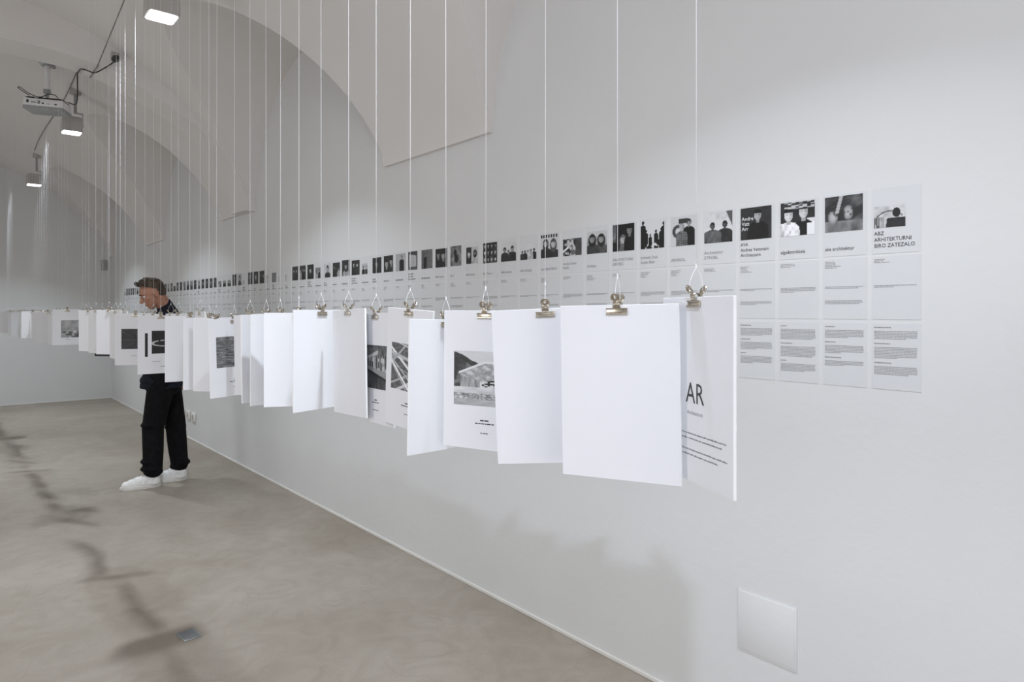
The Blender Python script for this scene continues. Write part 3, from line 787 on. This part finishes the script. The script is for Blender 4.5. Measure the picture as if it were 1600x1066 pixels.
# power cable: from the projector up to the vault, then along to a socket on the rib
def ray(u, v, F): x_, y_ = at(u, F); return (x_, y_, CAMH+(487-v)/FPX*F)
p1 = ray(121,115,5.58)
pc = empty('power_cable', p1); tag(pc, 'black cable rising from the projector and draped to the rib', 'cable')
def W(p_): return Vector(p_)-Vector(p1)
end = ray(182, 91, 5.39); 
bm = bmesh.new(); tube(bm, [W(ray(106,160,6.0)), W(ray(118,163,5.85)), W(ray(121,150,5.72)), W(ray(121,130,5.64)), W(p1)], .0055, 6, 6); obj('drop', bm, M['wire'], pc, smooth=True)
bm = bmesh.new(); tube(bm, [W(p1), W(ray(126,108,5.42)), W(ray(136,110,5.38)), W(ray(148,113.5,5.36)), W(ray(162,107,5.36)), W(ray(176,98,5.37)), W(end)], .0055, 6, 6); obj('drape', bm, M['wire'], pc, smooth=True)
bm = bmesh.new(); e = W(end); cone(bm, (e.x,e.y-.02,e.z+.005), .016, (e.x,6.25-p1[1]+.003,e.z+.015), .03, 16); obj('plug', bm, M['dark_plastic'], pc, angle=30)
bm = bmesh.new(); box(bm, -.03, .03, -.02, .0, -.03, .03, .004)
so = obj('socket', bm, M['lamp'], angle=30); so.location = (end[0], 6.2505, end[2]+.035); tag(so, 'small white socket on the rib above the draped cable', 'socket')

# ------------------------------------------------------------------ wall fittings
yc = (1.308+1.09)/2
o = empty('access_panel', (WX, yc, .39), (0, 0, -PI/2)); tag(o, 'square white access cover low on the right wall', 'access panel')
bm = bmesh.new(); box(bm, -.111, .111, -.0035, .0, -.111, .111, .003); obj('rim', bm, M['wall'], o, angle=40)
bm = bmesh.new(); box(bm, -.103, .103, -.0055, -.001, -.103, .103, .002); obj('cover', bm, M['wall'], o, angle=40)
yS = at(298, 7.97)[1]
o = empty('wall_outlet', (WX, 8.47, .28), (0, 0, -PI/2)); tag(o, 'triple white wall outlet low on the wall behind the man', 'outlet')
for k in range(3):
    bm = bmesh.new(); box(bm, (k-1)*.22-.075, (k-1)*.22+.075, -.018, 0, -.05, .05, .006); q = obj('plate', bm, M['base'], o, angle=35)
    bm = bmesh.new(); cone(bm, ((k-1)*.22,-.0175,0), .030, ((k-1)*.22,-.0195,0), .030, 20); obj('socket_well', bm, M['lamp'], q, angle=35)
fo = empty('floor_outlet', (.857, 3.32, .0)); fo.rotation_euler = (0, 0, .12); tag(fo, 'small blue-grey metal cover set in the floor', 'floor outlet')
bm = bmesh.new(); box(bm, -.040, .040, -.055, .055, 0, .004, .0015); obj('frame', bm, M['grey_metal'], fo, angle=40)
bm = bmesh.new(); box(bm, -.033, .033, -.048, .048, .003, .0055, .001); obj('lid', bm, M['plate'], fo, angle=40)
ts = empty('wall_switch', (2.08, FAR, CAMH+.80)); tag(ts, 'small pale switch on the far wall near the corner', 'switch')
bm = bmesh.new(); box(bm, -.05, .05, -.022, 0, -.09, .09, .006); obj('case', bm, M['lamp'], ts, angle=40)
bm = bmesh.new(); box(bm, -.02, .02, -.028, -.02, -.03, .03, .003); obj('button', bm, M['grey_metal'], ts, angle=40)

# ------------------------------------------------------------------ the visitor
def remeshed(name, bm, voxel, mat, parent, smooth_it=6, factor=.5):
    me = bpy.data.meshes.new(name); bm.to_mesh(me); bm.free()
    o = bpy.data.objects.new(name, me); COL.objects.link(o)
    r = o.modifiers.new('r', 'REMESH'); r.mode = 'VOXEL'; r.voxel_size = voxel
    s = o.modifiers.new('s', 'SMOOTH'); s.iterations = smooth_it; s.factor = factor
    dg = bpy.context.evaluated_depsgraph_get(); m2 = bpy.data.meshes.new_from_object(o.evaluated_get(dg))
    bpy.data.objects.remove(o); m2.materials.clear(); m2.materials.append(mat); m2.shade_smooth(); m2.name = name
    o = bpy.data.objects.new(name, m2); COL.objects.link(o); o.parent = parent; return o
MB = Vector((1.42, 6.42, 0))
man = empty('person', MB); tag(man, 'man in dark sweater, black trousers and white sneakers bending his head to read', 'person')
def v3(x, y, z): return Vector((x, y, z))-MB
def limb(bm, *pr):     # chain of (point, radius)
    for (p0, r0), (p1, r1) in zip(pr, pr[1:]):
        ball(bm, p0, r0, seg=16); cone(bm, p0, r0, p1, r1, 16)
    ball(bm, pr[-1][0], pr[-1][1], seg=16)
Lh, Rh = v3(1.43,6.36,.92), v3(1.50,6.53,.92)
Lk, Rk = v3(1.355,6.355,.50), v3(1.565,6.49,.50)
La, Ra = v3(1.345,6.335,.10), v3(1.585,6.435,.10)
pel = v3(1.45,6.44,.98); chest = v3(1.46,6.44,1.28); nb = v3(1.485,6.44,1.50)
Ls, Rs = v3(1.475,6.26,1.44), v3(1.475,6.62,1.44)
Le, Re = v3(1.53,6.20,1.14), v3(1.56,6.70,1.15)
Lw, Rw = v3(1.385,6.275,1.13), v3(1.625,6.67,.92)
hc = v3(1.365,6.42,1.655)          # head centre
HT = Matrix.Rotation(math.radians(-27), 4, 'Y')   # bowed towards -X
def hand(bm, wr, d, palm_n, side):
    """wr wrist, d direction of fingers, palm normal, side = thumb direction"""
    d, palm_n, side = d.normalized(), palm_n.normalized(), side.normalized()
    ball(bm, wr, .027, seg=10)
    for k in range(5):
        ball(bm, wr+d*.045+side*(.024-.012*k), .0165, seg=8)
        cone(bm, wr, .022, wr+d*.075+side*(.026-.013*k), .0125, 8)
    for k, L_ in enumerate((.072, .080, .074, .060)):
        b0 = wr+d*.082+side*(.028-.0185*k)
        b1 = b0+d*L_*.45+palm_n*.008; b2 = b1+d*L_*.3+palm_n*.018; b3 = b2+d*L_*.18+palm_n*.022
        limb(bm, (b0,.0098),(b1,.0090),(b2,.0083),(b3,.0072))
    t0 = wr+d*.025+side*.024; t1 = t0+d*.03+side*.022+palm_n*.008; t2 = t1+d*.032+side*.006+palm_n*.01
    limb(bm, (t0,.014),(t1,.0115),(t2,.0095))
# body: skull, face, neck, trunk, arms, hands and legs as one continuous surface
bm = bmesh.new()
def hp(x, y, z): return hc+(HT @ Vector((x, y, z)))      # head frame: face towards -x
ball(bm, hp(.012,0,.030), .092, (1.06,.82,1.0), 24, HT)
ball(bm, hp(-.030,0,-.030), .070, (.85,.86,1.25), 20, HT)
ball(bm, hp(-.052,0,-.095), .034, (1,1.05,.8), 14, HT)           # chin
ball(bm, hp(-.075,0,.030), .035, (.6,1.5,.7), 14, HT)            # brow
limb(bm, (hp(-.088,0,.010), .010), (hp(-.112,0,-.030), .0145))   # nose
for s in (1,-1):
    ball(bm, hp(-.104,s*.011,-.034), .0085, seg=8)
    ball(bm, hp(-.066,s*.040,-.020), .026, (.7,.8,.8), 12, HT)   # cheek
    ball(bm, hp(.012,s*.078,-.010), .020, (1.0,.32,1.6), 12, HT) # ear
    ball(bm, hp(.016,s*.084,.004), .014, (1.0,.4,1.4), 10, HT)
ball(bm, hp(-.092,0,-.061), .013, (.7,1.8,.45), 12, HT); ball(bm, hp(-.089,0,-.074), .013, (.7,1.6,.5), 12, HT)   # lips
limb(bm, (hp(.035,0,-.05), .058), (nb+Vector((-.01,0,.02)), .060))
limb(bm, (pel, .125), (chest, .13)); limb(bm, (Ls, .05), (Rs, .05)); limb(bm, (nb-Vector((0,0,.05)), .08), (chest, .12))
limb(bm, (Ls,.052),(Le,.042),(Lw,.028)); limb(bm, (Rs,.052),(Re,.042),(Rw,.028))
hand(bm, Lw, Vector((-.45,.85,.15)), Vector((.5,.3,-.2)), Vector((-.2,.1,1)))
hand(bm, Rw, Vector((.05,-.12,-1)), Vector((-.2,-1,0)), Vector((-1,.1,0)))
limb(bm, (Lh,.085),(Lk,.055),(La,.042)); limb(bm, (Rh,.085),(Rk,.055),(Ra,.042))
limb(bm, (La,.036),(v3(1.22,6.350,.04),.018)); limb(bm, (Ra,.036),(v3(1.47,6.455,.04),.018))
body = remeshed('body', bm, .0055, M['skin'], man, 3, .4)
# eyes, brows
for s in (1,-1):
    bm = bmesh.new(); ball(bm, hp(-.077,s*.031,.004), .0095, seg=12); obj('eye', bm, M['edge'], man, smooth=True)
    bm = bmesh.new(); ball(bm, hp(-.0855,s*.031,.001), .0062, (.6,1,1), 10); obj('iris', bm, M['dark_plastic'], man, smooth=True)
    bm = bmesh.new(); limb(bm, (hp(-.094,s*.015,.030), .005), (hp(-.090,s*.048,.030), .004)); obj('eyebrow', bm, M['hair'], man, smooth=True)
# hair: short back and sides with a swept-up front
bm = bmesh.new()
ball(bm, hp(.020,0,.048), .093, (1.06,.88,.92), 24, HT)
ball(bm, hp(.055,0,.010), .078, (.75,.92,1.05), 20, HT)
for k in range(90):
    a = R.uniform(-1, 1); b_ = R.uniform(-.95, 1)
    base = Vector((-.055+.12*(1-abs(a)*.1)*(.5+.5*b_), a*.062, .118-.035*a*a-.02*b_*b_))
    tip = base+Vector((-.010-.014*R.random(), R.uniform(-.012,.012), .020+.016*R.random()))
    limb(bm, (hp(*base), .014), (hp(*tip), .0065))
for k in range(26):
    a = R.uniform(-1, 1); base = Vector((-.066, a*.055, .098)); tip = base+Vector((-.012+.012*R.random(), R.uniform(-.01,.01), .030+.018*R.random()))
    limb(bm, (hp(*base), .014), (hp(*tip), .006))
# cut the face side free: keep hair behind a slanted plane
obj_h = remeshed('hair', bm, .006, M['hair'], man, 1, .3)
bm = bmesh.new(); bm.from_mesh(obj_h.data)
inv = HT.inverted(); dele = []
for v in bm.verts:
    q = inv @ (v.co-hc)
    if (q.x < -.035 and q.z < .078) or (q.x < .03 and q.z < .03+(.03-q.x)*.7) or q.z < -.062: dele.append(v)
bmesh.ops.delete(bm, geom=dele, context='VERTS'); bm.to_mesh(obj_h.data); bm.free()
# sweater
bm = bmesh.new()
def ebox(c, r, s, seg=22): ball(bm, c, r, s, seg)
for (x, z, rx, ry) in ((1.44,.90,.170,.188),(1.44,1.0,.165,.185),(1.445,1.10,.160,.18),(1.45,1.2,.158,.185),(1.46,1.30,.155,.195),(1.475,1.38,.142,.195),(1.485,1.44,.12,.17)):
    ball(bm, v3(x,6.44,z), 1, (rx,ry,.085), 24)
limb(bm, (v3(1.485,6.30,1.455),.072), (v3(1.49,6.44,1.49),.082), (v3(1.485,6.58,1.455),.072))
limb(bm, (v3(1.49,6.44,1.48),.075), (v3(1.465,6.44,1.555),.068))
limb(bm, (Ls,.080),(Le,.062),(Lw+Vector((.03,-.01,.01)),.045)); limb(bm, (Rs,.080),(Re,.062),(Rw+Vector((-.005,.0,.05)),.045))
remeshed('sweater', bm, .010, M['sweater'], man, 8)
# hem band of the sweater, slightly gathered
bm = bmesh.new()
n = 40; rings = []
for (z, k) in ((.835,.97),(.838,.985),(.872,.985),(.876,.97),(.876,.88),(.835,.88)):
    rings.append([bm.verts.new(v3(1.44+.168*k*math.cos(2*PI*q/n)*(1+.012*math.sin(q*3)), 6.44+.187*k*math.sin(2*PI*q/n), z)) for q in range(n)])
for q in range(len(rings)):
    a, b_ = rings[q], rings[(q+1)%len(rings)]
    for k in range(n): bm.faces.new((a[k], a[(k+1)%n], b_[(k+1)%n], b_[k]))
bmesh.ops.recalc_face_normals(bm, faces=bm.faces)
obj('hem', bm, M['sweater'], man, smooth=True)
# trousers, loose with folds at knee and hem
bm = bmesh.new()
ball(bm, v3(1.455,6.445,.88), 1, (.158,.175,.13), 24)
limb(bm, (Lh,.112),(Lh.lerp(Lk,.5),.100),(Lk,.086),(Lk.lerp(La,.5)+Vector((.004,0,0)),.082),(La+Vector((.004,0,.045)),.076))
limb(bm, (Rh,.112),(Rh.lerp(Rk,.5),.098),(Rk,.084),(Rk.lerp(Ra,.5),.080),(Ra+Vector((.0,0,.045)),.072))
for (c, r) in ((La+Vector((-.015,-.01,.06)),.082),(La+Vector((.01,0,.025)),.076),(Ra+Vector((.01,-.01,.06)),.078),(Ra+Vector((-.01,0,.028)),.072),(Lk+Vector((-.01,-.01,.03)),.09),(Rk+Vector((.0,0,-.03)),.09),(Lk.lerp(La,.7)+Vector((-.01,0,0)),.085)):
    ball(bm, c, 1, (r,r,.03), 18)
o = remeshed('trousers', bm, .009, M['denim'], man, 3, .4)
for v in o.data.vertices:
    if v.co.z < .085: v.co.z = .085
# sneakers
def shoe(toe, heel, nm='sneaker'):
    toe, heel = Vector(toe)-MB, Vector(heel)-MB; d = (toe-heel).normalized(); s = Vector((-d.y, d.x, 0)); L_ = (toe-heel).length
    def P(t_, w_, z): return heel+d*(t_*L_)+s*w_+Vector((0,0,z))
    bm = bmesh.new(); prof = []
    N_ = 24
    outline = []
    for q in range(N_):
        a = 2*PI*q/N_; t_ = .5+.5*math.cos(a)
        wv = .050*(.78+.30*t_-.25*max(0,t_-.75)) 
        outline.append((t_, wv*math.sin(a)*(1 if abs(math.sin(a)) > .0 else 1)))
    r = []
    for z, k in ((.0,.97),(.006,1.0),(.026,1.0),(.030,.98)):
        r.append([bm.verts.new(P(.5+(t_-.5)*k, w_*k, z)) for t_, w_ in outline])
    for a, b_ in zip(r, r[1:]):
        for k in range(N_): bm.faces.new((a[k], a[(k+1)%N_], b_[(k+1)%N_], b_[k]))
    bm.faces.new(r[0][::-1]); bm.faces.new(r[-1]); bmesh.ops.recalc_face_normals(bm, faces=bm.faces)
    root = empty(nm); root.parent = man
    obj('sole', bm, M['sole'], root, angle=40)
    bm = bmesh.new()
    for t_, w_, z, r_ in ((.86,.0,.040,.032),(.72,0,.045,.042),(.56,0,.055,.047),(.40,0,.07,.048),(.25,0,.08,.046),(.15,0,.07,.044),(.15,0,.045,.044),(.45,0,.045,.048),(.3,0,.045,.046)):
        ball(bm, P(t_, w_, z), r_, seg=14)
    limb(bm, (P(.2,0,.09),.043),(P(.28,0,.085),.044)); limb(bm, (P(.86,0,.036),.034),(P(.6,0,.04),.046),(P(.15,0,.04),.042))
    up = remeshed('upper', bm, .006, M['shoe'], root, 5)
    for v in up.data.vertices:
        if v.co.z < .024: v.co.z = .024
    bm = bmesh.new()
    for k in range(5):
        t_ = .48+.055*k; zz = .108-.010*k-.004*k; 
        limb(bm, (P(t_, -.020, zz-.008), .0028), (P(t_, 0, zz), .0028), (P(t_+.02, .020, zz-.008), .0028))
    obj('laces', bm, M['shoe'], root, smooth=True)
shoe((1.105,6.358,0), (1.412,6.325,0)); shoe((1.350,6.472,0), (1.645,6.415,0))
